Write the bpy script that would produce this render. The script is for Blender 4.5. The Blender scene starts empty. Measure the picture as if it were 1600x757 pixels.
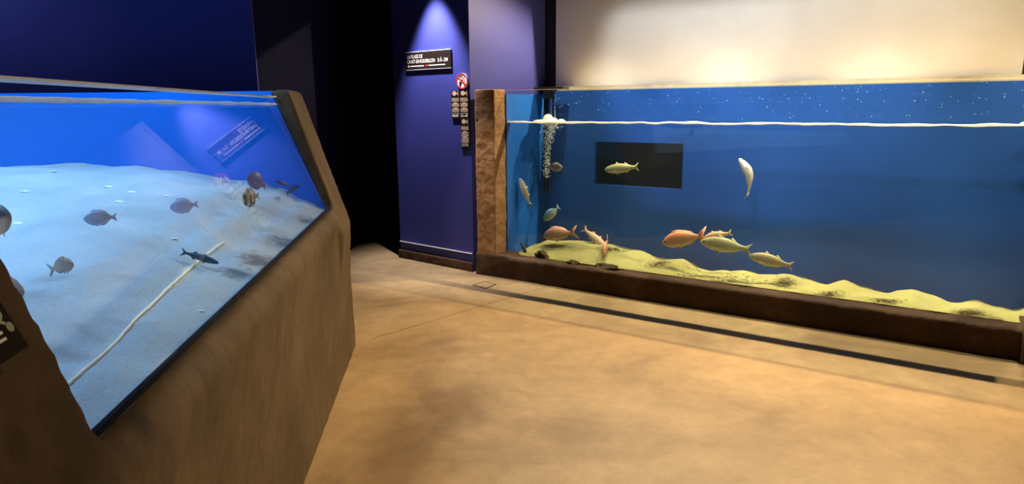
import bpy, bmesh, math, random
from mathutils import Vector, Matrix, noise
random.seed(7)
S = bpy.context.scene
COL = S.collection
V = Vector
# ------------------------------------------------------------------ camera
FPX, CX, CY, EYE = 1050.0, 800.0, 378.5, V((0, 0, 1.5))
PITCH, ROLL = math.atan(213 / 1050.0), math.radians(0.5)
fw = V((0, math.cos(PITCH), -math.sin(PITCH)))
r0 = V((1, 0, 0)); u0 = r0.cross(fw)
rt = math.cos(ROLL) * r0 - math.sin(ROLL) * u0
up = math.sin(ROLL) * r0 + math.cos(ROLL) * u0
cd = bpy.data.cameras.new('camera'); cam = bpy.data.objects.new('camera', cd); COL.objects.link(cam)
cd.sensor_width = 36; cd.lens = FPX / 1600 * 36; cd.clip_start = .02
M3 = Matrix((rt, up, -fw)).transposed()
cam.matrix_world = Matrix.Translation(EYE) @ M3.to_4x4()
S.camera = cam
# ------------------------------------------------------------------ world, exposure
w = bpy.data.worlds.new('world'); S.world = w; w.use_nodes = True
w.node_tree.nodes['Background'].inputs[0].default_value = (.35, .42, .8, 1)
w.node_tree.nodes['Background'].inputs[1].default_value = .004
S.view_settings.view_transform = 'Standard'; S.view_settings.look = 'None'
S.view_settings.exposure = 0; S.view_settings.gamma = 1; S.view_settings.use_curve_mapping = False
try:
    S.cycles.transparent_max_bounces = 24; S.cycles.max_bounces = 10; S.cycles.use_denoising = True
    S.cycles.sample_clamp_indirect = 4
except Exception: pass

# frame of the long tank on the right: d along its front, n into the tank
A0 = V((-0.34134551, 5.95473367, 0)); DV = V((0.83111183, -0.55610532, 0)); NV = V((0.55610532, 0.83111183, 0))
def RT(d, n, z): return A0 + DV * d + NV * n + V((0, 0, z))
# frame of the wall with the signs
S0 = V((-1.12809043, 6.67395567, 0)); SD = V((0.77333703, -0.63399514, 0)); SN = V((0.63399514, 0.77333703, 0))
def SW(d, n, z): return S0 + SD * d + SN * n + V((0, 0, z))
# plane of the leaning pane on the left
GM = V((0.92093154, 0.12685485, 0.36850095)); GC = -0.11408839
def gx(y, z): return (GC - GM.y * y - GM.z * z) / GM.x
def zb(y): return 1.0 - 0.0178 * (y - .966)
def ray(x, y): return fw + rt * ((x - CX) / FPX) - up * ((y - CY) / FPX)
def hit(x, y, P, n):
    r = ray(x, y); return EYE + r * ((P - EYE).dot(n) / r.dot(n))
def on_rt(x, y, n): return hit(x, y, RT(0, n, 0), NV)
def on_y(x, y, Y): return hit(x, y, V((0, Y, 0)), V((0, 1, 0)))
def on_sw(x, y): return hit(x, y, S0, SN)

# ------------------------------------------------------------------ lights
def aim(o, loc, tgt):
    o.location = loc; o.rotation_euler = (V(tgt) - V(loc)).to_track_quat('-Z', 'Y').to_euler()
def spot(name, loc, tgt, power, col, size=80, blend=.3, rad=.03):
    l = bpy.data.lights.new(name, 'SPOT'); o = bpy.data.objects.new(name, l); COL.objects.link(o)
    l.energy = power; l.color = col; l.spot_size = math.radians(size); l.spot_blend = blend; l.shadow_soft_size = rad
    aim(o, loc, tgt); return o
def area(name, loc, tgt, power, col, sx, sy, spread=180):
    l = bpy.data.lights.new(name, 'AREA'); o = bpy.data.objects.new(name, l); COL.objects.link(o)
    l.energy = power; l.color = col; l.shape = 'RECTANGLE'; l.size = sx; l.size_y = sy; l.spread = math.radians(spread)
    aim(o, loc, tgt); return o
WARM = (1, .74, .42)
for d in (1.1, 2.1, 3.1, 4.1):          # row of lamps over the long tank, in front of an added baffle board
    spot('tank_lamp', RT(d, .808, 2.75), RT(d, -.6, 0), 300, WARM, 150 if d < 1.5 else 104, .45, .015)
for d in (.8, 1.9, 3.0, 4.1):           # added fill spots, brighten the back of the long tank
    spot('tank_back_fill', RT(d, .20, 3.4), RT(d, .72, .35), 235, (1, .9, .68), 41, .8, .04)
spot('panel_lamp', RT(1.75, -.5, 2.55), RT(2.0, 1.0, 2.0), 70, (.88, .94, 1), 90, .3, .06)
spot('panel_lamp_right', RT(3.7, -.5, 2.55), RT(3.4, 1.0, 1.9), 50, (1, .8, .52), 110, .6, .06)
spot('sign_lamp', SW(.60, -.24, 2.75), SW(.62, -.02, 1.2), 330, (1, .93, .95), 58, .8, .03)
for d in (2.4, 4.0): spot('front_fill', RT(d, -2.2, 3.3), RT(d + .3, .7, .75), 75, (1, .9, .75), 34, 1, .05)  # added fill from the room side for the tank's lower back wall
spot('pillar_fill', V((-.55, 4.0, 3.3)), RT(.13, 0, .75), 165, (1, .74, .45), 17, .7, .05)  # narrow fill added to brighten the pillar front
spot('room_fill', V((1.5, 1.4, 3.35)), V((-.35, 1.7, .5)), 100, (1, .72, .42), 90, .9, .15)  # soft fill added for the near surround and the floor
spot('wall_lamp', V((-4.2, 3.9, 3.2)), V((-4.0, 4.7, 1.9)), 34, (.85, .85, 1), 110, .9, .08)
for x in (-2.0, -3.6):                  # blue-white lamps over the leaning tank
    for y in (.9, 2.1, 3.2): area('aquarium_light', V((x, y, 2.75)), V((x + .1, y, 1)), 18, (.36, .66, 1), .5, .8, 100)

# ------------------------------------------------------------------ material helpers
def mat(name):
    m = bpy.data.materials.new(name); m.use_nodes = True; nt = m.node_tree
    for n in list(nt.nodes): nt.nodes.remove(n)
    out = nt.nodes.new('ShaderNodeOutputMaterial'); return m, nt, out
def N(nt, t, **k):
    n = nt.nodes.new(t)
    for a, b in k.items():
        if a.startswith('i_'): n.inputs[int(a[2:])].default_value = b
        else: setattr(n, a, b)
    return n
def ramp(nt, fac, stops):
    r = nt.nodes.new('ShaderNodeValToRGB'); e = r.color_ramp.elements
    while len(e) < len(stops): e.new(.5)
    for el, (p, c) in zip(e, stops): el.position = p; el.color = (*c, 1)
    nt.links.new(fac, r.inputs[0]); return r
def noise_tex(nt, scale, detail=5, rough=.55, coord='Object', vec=(1, 1, 1), dist=0):
    tc = nt.nodes.new('ShaderNodeTexCoord'); mp = nt.nodes.new('ShaderNodeMapping'); mp.inputs['Scale'].default_value = vec
    nt.links.new(tc.outputs[coord], mp.inputs[0])
    n = nt.nodes.new('ShaderNodeTexNoise'); n.inputs['Scale'].default_value = scale; n.inputs['Detail'].default_value = detail
    n.inputs['Roughness'].default_value = rough; n.inputs['Distortion'].default_value = dist
    nt.links.new(mp.outputs[0], n.inputs['Vector']); return n
def mixc(nt, fac, a, b, mode='MIX'):
    m = nt.nodes.new('ShaderNodeMix'); m.data_type = 'RGBA'; m.blend_type = mode
    for sock, v in ((m.inputs[0], fac), (m.inputs[6], a), (m.inputs[7], b)):
        if hasattr(v, 'is_linked') or hasattr(v, 'links'): nt.links.new(v, sock)
        else: sock.default_value = v if isinstance(v, (int, float)) else (*v, 1)
    return m.outputs[2]
def principled(nt, out, color, rough=.6, spec=.5, bump=None, bstr=.3, bdist=.01, **kw):
    b = nt.nodes.new('ShaderNodeBsdfPrincipled')
    if isinstance(color, tuple): b.inputs['Base Color'].default_value = (*color, 1)
    else: nt.links.new(color, b.inputs['Base Color'])
    b.inputs['Roughness'].default_value = rough; b.inputs['Specular IOR Level'].default_value = spec
    for k, v in kw.items(): b.inputs[k.replace('_', ' ')].default_value = v
    if bump is not None:
        bp = nt.nodes.new('ShaderNodeBump'); bp.inputs['Strength'].default_value = bstr; bp.inputs['Distance'].default_value = bdist
        nt.links.new(bump, bp.inputs['Height']); nt.links.new(bp.outputs[0], b.inputs['Normal'])
    nt.links.new(b.outputs[0], out.inputs[0]); return b
def simple(name, c, rough=.6, spec=.5, var=.12, scale=12, bstr=.1):
    m, nt, out = mat(name); n = noise_tex(nt, scale)
    lo = tuple(x * (1 - var) for x in c); hi = tuple(min(1, x * (1 + var)) for x in c)
    principled(nt, out, ramp(nt, n.outputs[0], [(.3, lo), (.7, hi)]).outputs[0], rough, spec, n.outputs[0], bstr, .004)
    return m
def concrete(name, dark, mid, light, streak=(1, 1, .3), bstr=.6, spots=()):
    m, nt, out = mat(name)
    a = noise_tex(nt, 2.2, 8, .62, vec=streak, dist=.6); b = noise_tex(nt, 22, 6, .7, vec=streak); c = noise_tex(nt, 90, 3, .6)
    col = ramp(nt, a.outputs[0], [(.28, dark), (.5, mid), (.74, light)]).outputs[0]
    g = ramp(nt, b.outputs[0], [(.3, (.7, .7, .7)), (.65, (1.1, 1.1, 1.1))]).outputs[0]
    col = mixc(nt, .8, col, g, 'MULTIPLY')
    if spots: col = stain(nt, col, spots, (.022, .014, .008), .75)
    h = nt.nodes.new('ShaderNodeMath'); h.operation = 'MULTIPLY_ADD'; nt.links.new(c.outputs[0], h.inputs[0]); h.inputs[1].default_value = .35
    nt.links.new(b.outputs[0], h.inputs[2])
    principled(nt, out, col, .8, .25, h.outputs[0], bstr, .012); return m
def wallpaint(name, c, rough=.55, spec=.3):
    m, nt, out = mat(name); a = noise_tex(nt, 1.2, 4); b = noise_tex(nt, 160, 2)
    col = ramp(nt, a.outputs[0], [(.3, tuple(x * .9 for x in c)), (.7, tuple(x * 1.1 for x in c))]).outputs[0]
    principled(nt, out, col, rough, spec, b.outputs[0], .12, .002); return m
def glass(name, tint=(.93, .97, 1), gain=1.0):
    m, nt, out = mat(name)
    ge = nt.nodes.new('ShaderNodeNewGeometry'); dp = N(nt, 'ShaderNodeVectorMath', operation='DOT_PRODUCT')
    nt.links.new(ge.outputs['Incoming'], dp.inputs[0]); nt.links.new(ge.outputs['Normal'], dp.inputs[1])
    ab = N(nt, 'ShaderNodeMath', operation='ABSOLUTE'); nt.links.new(dp.outputs['Value'], ab.inputs[0])
    om = N(nt, 'ShaderNodeMath', operation='SUBTRACT', i_0=1.0); nt.links.new(ab.outputs[0], om.inputs[1])
    pw = N(nt, 'ShaderNodeMath', operation='POWER', i_1=5.0); nt.links.new(om.outputs[0], pw.inputs[0])
    ma = N(nt, 'ShaderNodeMath', operation='MULTIPLY_ADD', i_1=.96 * gain, i_2=.04 * gain); nt.links.new(pw.outputs[0], ma.inputs[0])
    fr = N(nt, 'ShaderNodeMath', operation='SUBTRACT', i_0=1.0); nt.links.new(ge.outputs['Backfacing'], fr.inputs[1])
    mu = N(nt, 'ShaderNodeMath', operation='MULTIPLY', use_clamp=True); nt.links.new(ma.outputs[0], mu.inputs[0]); nt.links.new(fr.outputs[0], mu.inputs[1])
    t = nt.nodes.new('ShaderNodeBsdfTransparent'); t.inputs[0].default_value = (*tint, 1)
    g = nt.nodes.new('ShaderNodeBsdfGlossy'); g.inputs['Roughness'].default_value = 0
    mx = nt.nodes.new('ShaderNodeMixShader'); nt.links.new(mu.outputs[0], mx.inputs[0]); nt.links.new(t.outputs[0], mx.inputs[1]); nt.links.new(g.outputs[0], mx.inputs[2])
    nt.links.new(mx.outputs[0], out.inputs[0]); return m
def haze(m, dens, c):
    nt = m.node_tree; v = nt.nodes.new('ShaderNodeVolumeScatter'); v.inputs['Density'].default_value = dens; v.inputs['Color'].default_value = (*c, 1)
    v.inputs['Anisotropy'].default_value = .3
    out = [n for n in nt.nodes if n.type == 'OUTPUT_MATERIAL'][0]; nt.links.new(v.outputs[0], out.inputs['Volume'])
def foam_mat(name, c, alpha):
    m, nt, out = mat(name); n = noise_tex(nt, 40, 4, .6)
    d = nt.nodes.new('ShaderNodeBsdfDiffuse'); d.inputs[0].default_value = (*c, 1)
    tl = nt.nodes.new('ShaderNodeBsdfTranslucent'); tl.inputs[0].default_value = (*c, 1)
    m1 = nt.nodes.new('ShaderNodeMixShader'); m1.inputs[0].default_value = .4
    nt.links.new(d.outputs[0], m1.inputs[1]); nt.links.new(tl.outputs[0], m1.inputs[2])
    t = nt.nodes.new('ShaderNodeBsdfTransparent'); mx = nt.nodes.new('ShaderNodeMixShader')
    r = ramp(nt, n.outputs[0], [(.3, (alpha[0],) * 3), (.7, (alpha[1],) * 3)])
    nt.links.new(r.outputs[0], mx.inputs[0]); nt.links.new(t.outputs[0], mx.inputs[1]); nt.links.new(m1.outputs[0], mx.inputs[2])
    nt.links.new(mx.outputs[0], out.inputs[0]); return m
def sand_mat(name, c, patches, pcol, scale=30):
    m, nt, out = mat(name)
    a = noise_tex(nt, 3, 6); b = noise_tex(nt, 160, 4, .7); g = noise_tex(nt, scale, 5, .7)
    col = ramp(nt, a.outputs[0], [(.3, tuple(x * .82 for x in c)), (.7, tuple(x * 1.1 for x in c))]).outputs[0]
    col = mixc(nt, .5, col, ramp(nt, b.outputs[0], [(.35, (.7, .7, .7)), (.6, (1.1, 1.1, 1.1))]).outputs[0], 'MULTIPLY')
    tc = nt.nodes.new('ShaderNodeTexCoord')
    for (p, rx, ry) in patches:        # dark noise-edged patches on the sand
        mp = nt.nodes.new('ShaderNodeMapping'); mp.vector_type = 'POINT'
        mp.inputs['Scale'].default_value = (1 / rx, 1 / ry, 0); 
        mp.inputs['Location'].default_value = (-p[0] / rx, -p[1] / ry, 0)
        nt.links.new(tc.outputs['Object'], mp.inputs[0])
        ln = N(nt, 'ShaderNodeVectorMath', operation='LENGTH'); nt.links.new(mp.outputs[0], ln.inputs[0])
        s = N(nt, 'ShaderNodeMath', operation='MULTIPLY_ADD', i_1=1.5); nt.links.new(g.outputs[0], s.inputs[0]); nt.links.new(ln.outputs['Value'], s.inputs[2])
        rr = ramp(nt, s.outputs[0], [(.62, (1, 1, 1)), (1.0, (0, 0, 0))])
        rr.color_ramp.elements[1].position = .8; rr.color_ramp.elements[0].position = .52
        s2 = N(nt, 'ShaderNodeMath', operation='MULTIPLY', i_1=.6); nt.links.new(s.outputs[0], s2.inputs[0]); nt.links.new(s2.outputs[0], rr.inputs[0])
        col = mixc(nt, rr.outputs[0], col, pcol)
    h = N(nt, 'ShaderNodeMath', operation='MULTIPLY_ADD', i_1=.3); nt.links.new(b.outputs[0], h.inputs[0]); nt.links.new(g.outputs[0], h.inputs[2])
    principled(nt, out, col, .9, .1, h.outputs[0], .5, .012); return m
def stain(nt, col, spots, c, amount):
    tc = nt.nodes.new('ShaderNodeTexCoord'); g = noise_tex(nt, 5, 5, .65)
    for (p, r) in spots:
        mp = nt.nodes.new('ShaderNodeMapping'); mp.inputs['Scale'].default_value = tuple(1 / x for x in r)
        mp.inputs['Location'].default_value = tuple(-a / x for a, x in zip(p, r)); nt.links.new(tc.outputs['Object'], mp.inputs[0])
        ln = N(nt, 'ShaderNodeVectorMath', operation='LENGTH'); nt.links.new(mp.outputs[0], ln.inputs[0])
        s = N(nt, 'ShaderNodeMath', operation='MULTIPLY_ADD', i_1=1.4); nt.links.new(g.outputs[0], s.inputs[0]); nt.links.new(ln.outputs['Value'], s.inputs[2])
        s2 = N(nt, 'ShaderNodeMath', operation='MULTIPLY', i_1=.5); nt.links.new(s.outputs[0], s2.inputs[0])
        col = mixc(nt, ramp(nt, s2.outputs[0], [(.45, (amount,) * 3), (.85, (0, 0, 0))]).outputs[0], col, c)
    return col
def fish_mat(name, back, side, belly, stripes=None):
    m, nt, out = mat(name); tc = nt.nodes.new('ShaderNodeTexCoord'); sp = nt.nodes.new('ShaderNodeSeparateXYZ')
    nt.links.new(tc.outputs['Generated'], sp.inputs[0])
    n = noise_tex(nt, 14, 4, coord='Generated'); ad = N(nt, 'ShaderNodeMath', operation='MULTIPLY_ADD', i_1=.22); nt.links.new(n.outputs[0], ad.inputs[0]); nt.links.new(sp.outputs['Z'], ad.inputs[2])
    col = ramp(nt, ad.outputs[0], [(.35, belly), (.55, side), (.85, back)]).outputs[0]
    if stripes:
        wv = nt.nodes.new('ShaderNodeTexWave'); wv.inputs['Scale'].default_value = 1.6; wv.inputs['Distortion'].default_value = 3; wv.inputs['Detail'].default_value = 2
        nt.links.new(tc.outputs['Generated'], wv.inputs['Vector'])
        col = mixc(nt, ramp(nt, wv.outputs[0], [(.45, (0, 0, 0)), (.6, (1, 1, 1))]).outputs[0], col, stripes)
    vo = nt.nodes.new('ShaderNodeTexVoronoi'); vo.inputs['Scale'].default_value = 45; nt.links.new(tc.outputs['Generated'], vo.inputs['Vector'])
    col = mixc(nt, .35, col, ramp(nt, vo.outputs['Distance'], [(0, (1.1, 1.1, 1.1)), (.6, (.6, .6, .6))]).outputs[0], 'MULTIPLY')
    principled(nt, out, col, .45, .45, vo.outputs['Distance'], .15, .002); return m

# ------------------------------------------------------------------ mesh helpers
def link(name, bm, m, parent=None, smooth=False, bevel=0, seg=2):
    bmesh.ops.recalc_face_normals(bm, faces=bm.faces)
    me = bpy.data.meshes.new(name); bm.to_mesh(me); bm.free()
    if smooth:
        for p in me.polygons: p.use_smooth = True
    o = bpy.data.objects.new(name, me); COL.objects.link(o)
    for mm in (m if isinstance(m, (list, tuple)) else [m]): me.materials.append(mm)
    if parent: o.parent = parent; o.matrix_parent_inverse = parent.matrix_world.inverted()
    if bevel:
        b = o.modifiers.new('bevel', 'BEVEL'); b.width = bevel; b.segments = seg; b.limit_method = 'ANGLE'
    return o
def empty(name, loc, label, cat, group=None):
    o = bpy.data.objects.new(name, None); COL.objects.link(o); o.location = loc; o.empty_display_size = .1
    bpy.context.view_layer.update(); tag(o, label, cat, group); return o
def tag(o, label, cat, group=None, kind=None):
    o['label'] = label; o['category'] = cat
    if group: o['group'] = group
    if kind: o['kind'] = kind
    return o
def struct(o): o['kind'] = 'structure'; return o
def prism(bm, pts, off):
    """polygon (list of Vector) swept by vector off -> closed solid"""
    a = [bm.verts.new(p) for p in pts]; b = [bm.verts.new(V(p) + V(off)) for p in pts]
    bm.faces.new(a); bm.faces.new(b[::-1]); k = len(a)
    for i in range(k): bm.faces.new((a[i], b[i], b[(i + 1) % k], a[(i + 1) % k]))
def hexa(bm, p):
    """8 corners: bottom 4 (ring), top 4 (ring)"""
    v = [bm.verts.new(q) for q in p]
    for f in ((3, 2, 1, 0), (4, 5, 6, 7), (0, 1, 5, 4), (1, 2, 6, 5), (2, 3, 7, 6), (3, 0, 4, 7)): bm.faces.new([v[i] for i in f])
def fbox(bm, F, d0, d1, n0, n1, z0, z1):
    hexa(bm, [F(d0, n0, z0), F(d1, n0, z0), F(d1, n1, z0), F(d0, n1, z0), F(d0, n0, z1), F(d1, n0, z1), F(d1, n1, z1), F(d0, n1, z1)])
def W(x, y, z): return V((x, y, z))
def boxo(name, F, d0, d1, n0, n1, z0, z1, m, parent=None, bevel=0):
    bm = bmesh.new(); fbox(bm, F, d0, d1, n0, n1, z0, z1); return link(name, bm, m, parent, bevel=bevel)
def tube(bm, pts, rads, k=8, caps=True):
    rings = []
    for i, p in enumerate(pts):
        t = (pts[min(i + 1, len(pts) - 1)] - pts[max(i - 1, 0)]).normalized()
        a = t.orthogonal().normalized() if i == 0 else (ra - t * ra.dot(t)).normalized()
        ra = a; b = t.cross(a); r = rads[i] if isinstance(rads, (list, tuple)) else rads
        rings.append([bm.verts.new(p + (a * math.cos(2 * math.pi * j / k) + b * math.sin(2 * math.pi * j / k)) * r) for j in range(k)])
    for i in range(len(rings) - 1):
        for j in range(k): bm.faces.new((rings[i][j], rings[i][(j + 1) % k], rings[i + 1][(j + 1) % k], rings[i + 1][j]))
    if caps: bm.faces.new(rings[0][::-1]); bm.faces.new(rings[-1])
def organic(o, voxel, d_str, d_size, smooth=4, fine=0):
    r = o.modifiers.new('remesh', 'REMESH'); r.mode = 'VOXEL'; r.voxel_size = voxel; r.use_smooth_shade = True
    s = o.modifiers.new('smooth', 'SMOOTH'); s.iterations = smooth; s.factor = .5
    t = bpy.data.textures.new(o.name + '_lumps', 'CLOUDS'); t.noise_scale = d_size; t.noise_depth = 4
    dm = o.modifiers.new('lumps', 'DISPLACE'); dm.texture = t; dm.strength = d_str; dm.mid_level = .5; dm.texture_coords = 'GLOBAL'

# ------------------------------------------------------------------ materials
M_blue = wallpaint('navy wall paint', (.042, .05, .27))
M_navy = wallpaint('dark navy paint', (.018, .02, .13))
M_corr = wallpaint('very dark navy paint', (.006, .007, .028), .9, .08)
M_dark = wallpaint('black paint', (.012, .012, .016))
M_panel = wallpaint('off white panel', (.74, .72, .68), .45)
M_cream = simple('cream ledge', (.72, .62, .42), .5)
M_tankblue = wallpaint('tank blue paint', (.024, .125, .50), .5)
M_azure = wallpaint('azure tank paint', (.014, .13, .52), .5)
M_deep = wallpaint('deep azure paint', (.002, .21, .95), .6)
M_conc = concrete('brown render', (.052, .034, .017), (.088, .058, .029), (.13, .088, .045), (1, 1, .6), .3, [(hit(52, 682, GM * (GC + .045), GM), (.035,) * 3), (hit(225, 655, GM * (GC + .02), GM), (.05,) * 3)])
M_pillar = concrete('tan render', (.24, .135, .062), (.34, .195, .092), (.42, .26, .14), (1, 1, 2.2))
M_plinth = concrete('dark brown render', (.04, .021, .012), (.07, .037, .02), (.12, .066, .037), (1, 1, 1))
M_glass = glass('aquarium glass')
M_glass2 = glass('leaning aquarium glass', (.95, .98, 1), .9)
M_edge = simple('polished glass edge', (.75, .8, .95), .3)
M_seal = simple('black silicone', (.006, .007, .014), .9, .1)
M_foam = foam_mat('white foam', (.95, .9, .8), (.85, 1))
M_foamb = foam_mat('scum line', (.95, .95, .97), (.75, 1))
M_rim = foam_mat('frosted glass rim', (.8, .75, .6), (.08, .2))
M_bubble = foam_mat('bubbles', (.8, .85, .8), (.1, .6))
M_black = simple('black plastic', (.012, .011, .01), .35)
M_sign = simple('dark sign board', (.022, .014, .012), .3)
M_white = simple('white print', (.85, .83, .78), .5, var=.02)
M_tan = simple('tan print', (.6, .44, .3), .5, var=.2, scale=60)
M_red = simple('red print', (.65, .03, .03), .4, var=.03)
M_rope = simple('pale rope', (.85, .82, .72), .8, scale=200)
M_shell = simple('white shell', (.85, .85, .82), .5)
M_eye = simple('fish eye', (.008, .008, .008), .15, var=0)
M_rock = concrete('dark crusted rock', (.03, .022, .012), (.10, .07, .03), (.22, .17, .07), (3, 3, 3), 1)
M_darkfish = fish_mat('dusky fish skin', (.02, .025, .04), (.04, .05, .07), (.08, .09, .11))

# ------------------------------------------------------------------ the floor
m, nt, out = mat('polished concrete floor')
a = noise_tex(nt, .9, 7, .6, dist=.8); b = noise_tex(nt, 7, 8, .7, dist=.3); c = noise_tex(nt, 60, 4, .7)
col = ramp(nt, a.outputs[0], [(.28, (.21, .137, .068)), (.45, (.35, .242, .125)), (.66, (.47, .33, .175))]).outputs[0]
col = mixc(nt, .75, col, ramp(nt, b.outputs[0], [(.3, (.76, .74, .71)), (.62, (1.06, 1.06, 1.06))]).outputs[0], 'MULTIPLY')
tc = nt.nodes.new('ShaderNodeTexCoord')
def crack(col, p, q, wid):       # a hairline joint in the slab from p to q
    t = (V(q) - V(p)).normalized(); nn = V((-t.y, t.x, 0))
    d = N(nt, 'ShaderNodeVectorMath', operation='DOT_PRODUCT'); nt.links.new(tc.outputs['Object'], d.inputs[0]); d.inputs[1].default_value = nn
    off = N(nt, 'ShaderNodeMath', operation='MULTIPLY_ADD', i_1=.05, i_2=-.025 - nn.dot(V(p))); nt.links.new(b.outputs[0], off.inputs[0])
    s = N(nt, 'ShaderNodeMath', operation='ADD'); nt.links.new(d.outputs['Value'], s.inputs[0]); nt.links.new(off.outputs[0], s.inputs[1])
    ab = N(nt, 'ShaderNodeMath', operation='ABSOLUTE'); nt.links.new(s.outputs[0], ab.inputs[0])
    le = N(nt, 'ShaderNodeMath', operation='LESS_THAN', i_1=wid); nt.links.new(ab.outputs[0], le.inputs[0])
    e = N(nt, 'ShaderNodeVectorMath', operation='DOT_PRODUCT'); nt.links.new(tc.outputs['Object'], e.inputs[0]); e.inputs[1].default_value = t
    g1 = N(nt, 'ShaderNodeMath', operation='GREATER_THAN', i_1=t.dot(V(p))); nt.links.new(e.outputs['Value'], g1.inputs[0])
    g2 = N(nt, 'ShaderNodeMath', operation='LESS_THAN', i_1=t.dot(V(q))); nt.links.new(e.outputs['Value'], g2.inputs[0])
    k1 = N(nt, 'ShaderNodeMath', operation='MULTIPLY'); nt.links.new(g1.outputs[0], k1.inputs[0]); nt.links.new(g2.outputs[0], k1.inputs[1])
    k2 = N(nt, 'ShaderNodeMath', operation='MULTIPLY'); nt.links.new(k1.outputs[0], k2.inputs[0]); nt.links.new(le.outputs[0], k2.inputs[1])
    k3 = N(nt, 'ShaderNodeMath', operation='MULTIPLY', i_1=.6); nt.links.new(k2.outputs[0], k3.inputs[0])
    return mixc(nt, k3.outputs[0], col, (.10, .065, .04))
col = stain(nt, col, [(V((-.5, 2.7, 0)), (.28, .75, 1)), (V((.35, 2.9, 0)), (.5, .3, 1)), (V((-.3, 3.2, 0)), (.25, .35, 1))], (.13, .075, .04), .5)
col = crack(col, (-.93, 4.22, 0), (.35, 5.55, 0), .006)
h = N(nt, 'ShaderNodeMath', operation='MULTIPLY_ADD', i_1=.25); nt.links.new(c.outputs[0], h.inputs[0]); nt.links.new(b.outputs[0], h.inputs[2])
principled(nt, out, col, .5, .35, h.outputs[0], .25, .01)
M_floor = m
struct(boxo('floor', W, -7, 6.5, -4, 10, -.2, 0, M_floor))

# ------------------------------------------------------------------ room shell
struct(boxo('ceiling', W, -7, 6.5, -4, 10, 3.5, 3.6, M_dark))
struct(boxo('wall_back', W, -7, 6.5, -4.1, -4, 0, 3.5, M_navy))
struct(boxo('wall_right', W, 6.4, 6.5, -4, 10, 0, 3.5, M_navy))
struct(boxo('wall_left', W, -7, -6.9, -4, 10, 0, 3.5, M_navy))
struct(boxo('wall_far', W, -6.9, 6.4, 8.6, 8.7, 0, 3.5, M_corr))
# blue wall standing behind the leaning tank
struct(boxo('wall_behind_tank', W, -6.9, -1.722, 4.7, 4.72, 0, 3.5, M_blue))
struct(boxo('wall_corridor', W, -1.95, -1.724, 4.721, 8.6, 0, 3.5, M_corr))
# wall that carries the signs, and its return beside the long tank
bm = bmesh.new()
E1, E2 = SW(1.0, 0, 0), RT(.132, 1.0, 0)
prism(bm, [SW(0, 0, 0), E1, E2, E2 + NV * .35, SW(0, 1.2, 0)], (0, 0, 3.5))
sw = struct(link('wall_sign', bm, M_blue))
bm = bmesh.new(); fbox(bm, SW, -.0, .985, -.012, -.001, .163, .170)
struct(link('trim_1', bm, M_white))
bm = bmesh.new(); fbox(bm, SW, -.01, 1.0, -.03, -.001, 0, .085)
sk = struct(link('baseboard_sign', bm, M_plinth)); organic(sk, .012, .012, .06, 2)
# black gap and the big off-white panel over the long tank
struct(boxo('trim_2', RT, .125, .275, 1.02, 1.2, 1.6, 3.5, M_dark))
pn = boxo('wall_panel', RT, .262, 3.868, 1.0, 1.05, 1.672, 3.5, M_panel, bevel=.004); struct(pn)
struct(boxo('trim_3', RT, 3.868, 6.4, 1.02, 1.2, 0, 3.5, M_dark))
struct(boxo('trim_4', RT, .26, 4.4, 1.055, 1.1, 0, 3.5, M_dark))

struct(boxo('added_baffle_rear', RT, -.1, 5.0, .828, .85, 2.48, 3.5, M_dark))   # unseen boards added to keep lamp light off panel and left glass
struct(boxo('added_baffle_front', RT, -.3, 5.0, .03, .05, 2.48, 3.5, M_dark))

# ------------------------------------------------------------------ the long tank on the right
LEN = 4.35
rtk = empty('fish_tank', RT(2, .3, 0), 'long rectangular fish tank with brown rendered plinth and upright glass front on the right', 'aquarium')
bm = bmesh.new(); fbox(bm, RT, .0, LEN, 0.0, .165, -.03, .193); fbox(bm, RT, .0, .36, 0.0, .2, -.03, .215)
pl = link('plinth', bm, M_plinth, rtk); organic(pl, .02, .03, .14, 3)
bm = bmesh.new(); prism(bm, [RT(.02, .01, .14), RT(.232, .01, .14), RT(.249, .148, .14), RT(.240, .168, .14), RT(.02, .168, .14)], (0, 0, 1.50))
pi = link('pillar', bm, M_pillar, rtk); organic(pi, .011, .016, .09, 6)
bm = bmesh.new(); fbox(bm, RT, 3.99, LEN, -.06, .3, -.02, .20); fbox(bm, RT, 4.06, LEN, -.02, .69, .1, 1.62)
ep = link('end_pillar', bm, M_plinth, rtk); organic(ep, .02, .02, .14, 3)
bm = bmesh.new(); fbox(bm, RT, .247, 3.99, .150, .166, .17, 1.628)
gp = link('glass_pane', bm, M_glass, rtk)
bm = bmesh.new(); fbox(bm, RT, .247, 3.99, .149, .167, 1.628, 1.634); link('pane_edge', bm, M_rim, rtk)
bm = bmesh.new(); prism(bm, [RT(.20, .172, 0), RT(.25, .172, 0), RT(.338, .70, 0), RT(.20, .70, 0)], (0, 0, 1.60)); link('side_panel', bm, M_azure, rtk)
BN = .70
wd0, wd1, wz0, wz1 = .845, 1.66, .797, 1.18
bm = bmesh.new()
for (x0, x1, z0, z1) in ((.33, wd0, .0, 1.63), (wd1, LEN, .0, 1.63), (wd0, wd1, .0, wz0), (wd0, wd1, wz1, 1.63)): fbox(bm, RT, x0, x1, BN, BN + .04, z0, z1)
link('back_panel', bm, M_tankblue, rtk)
bm = bmesh.new(); fbox(bm, RT, wd0 - .02, wd1 + .02, BN + .25, BN + .27, wz0 - .03, wz1 + .03)
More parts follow.
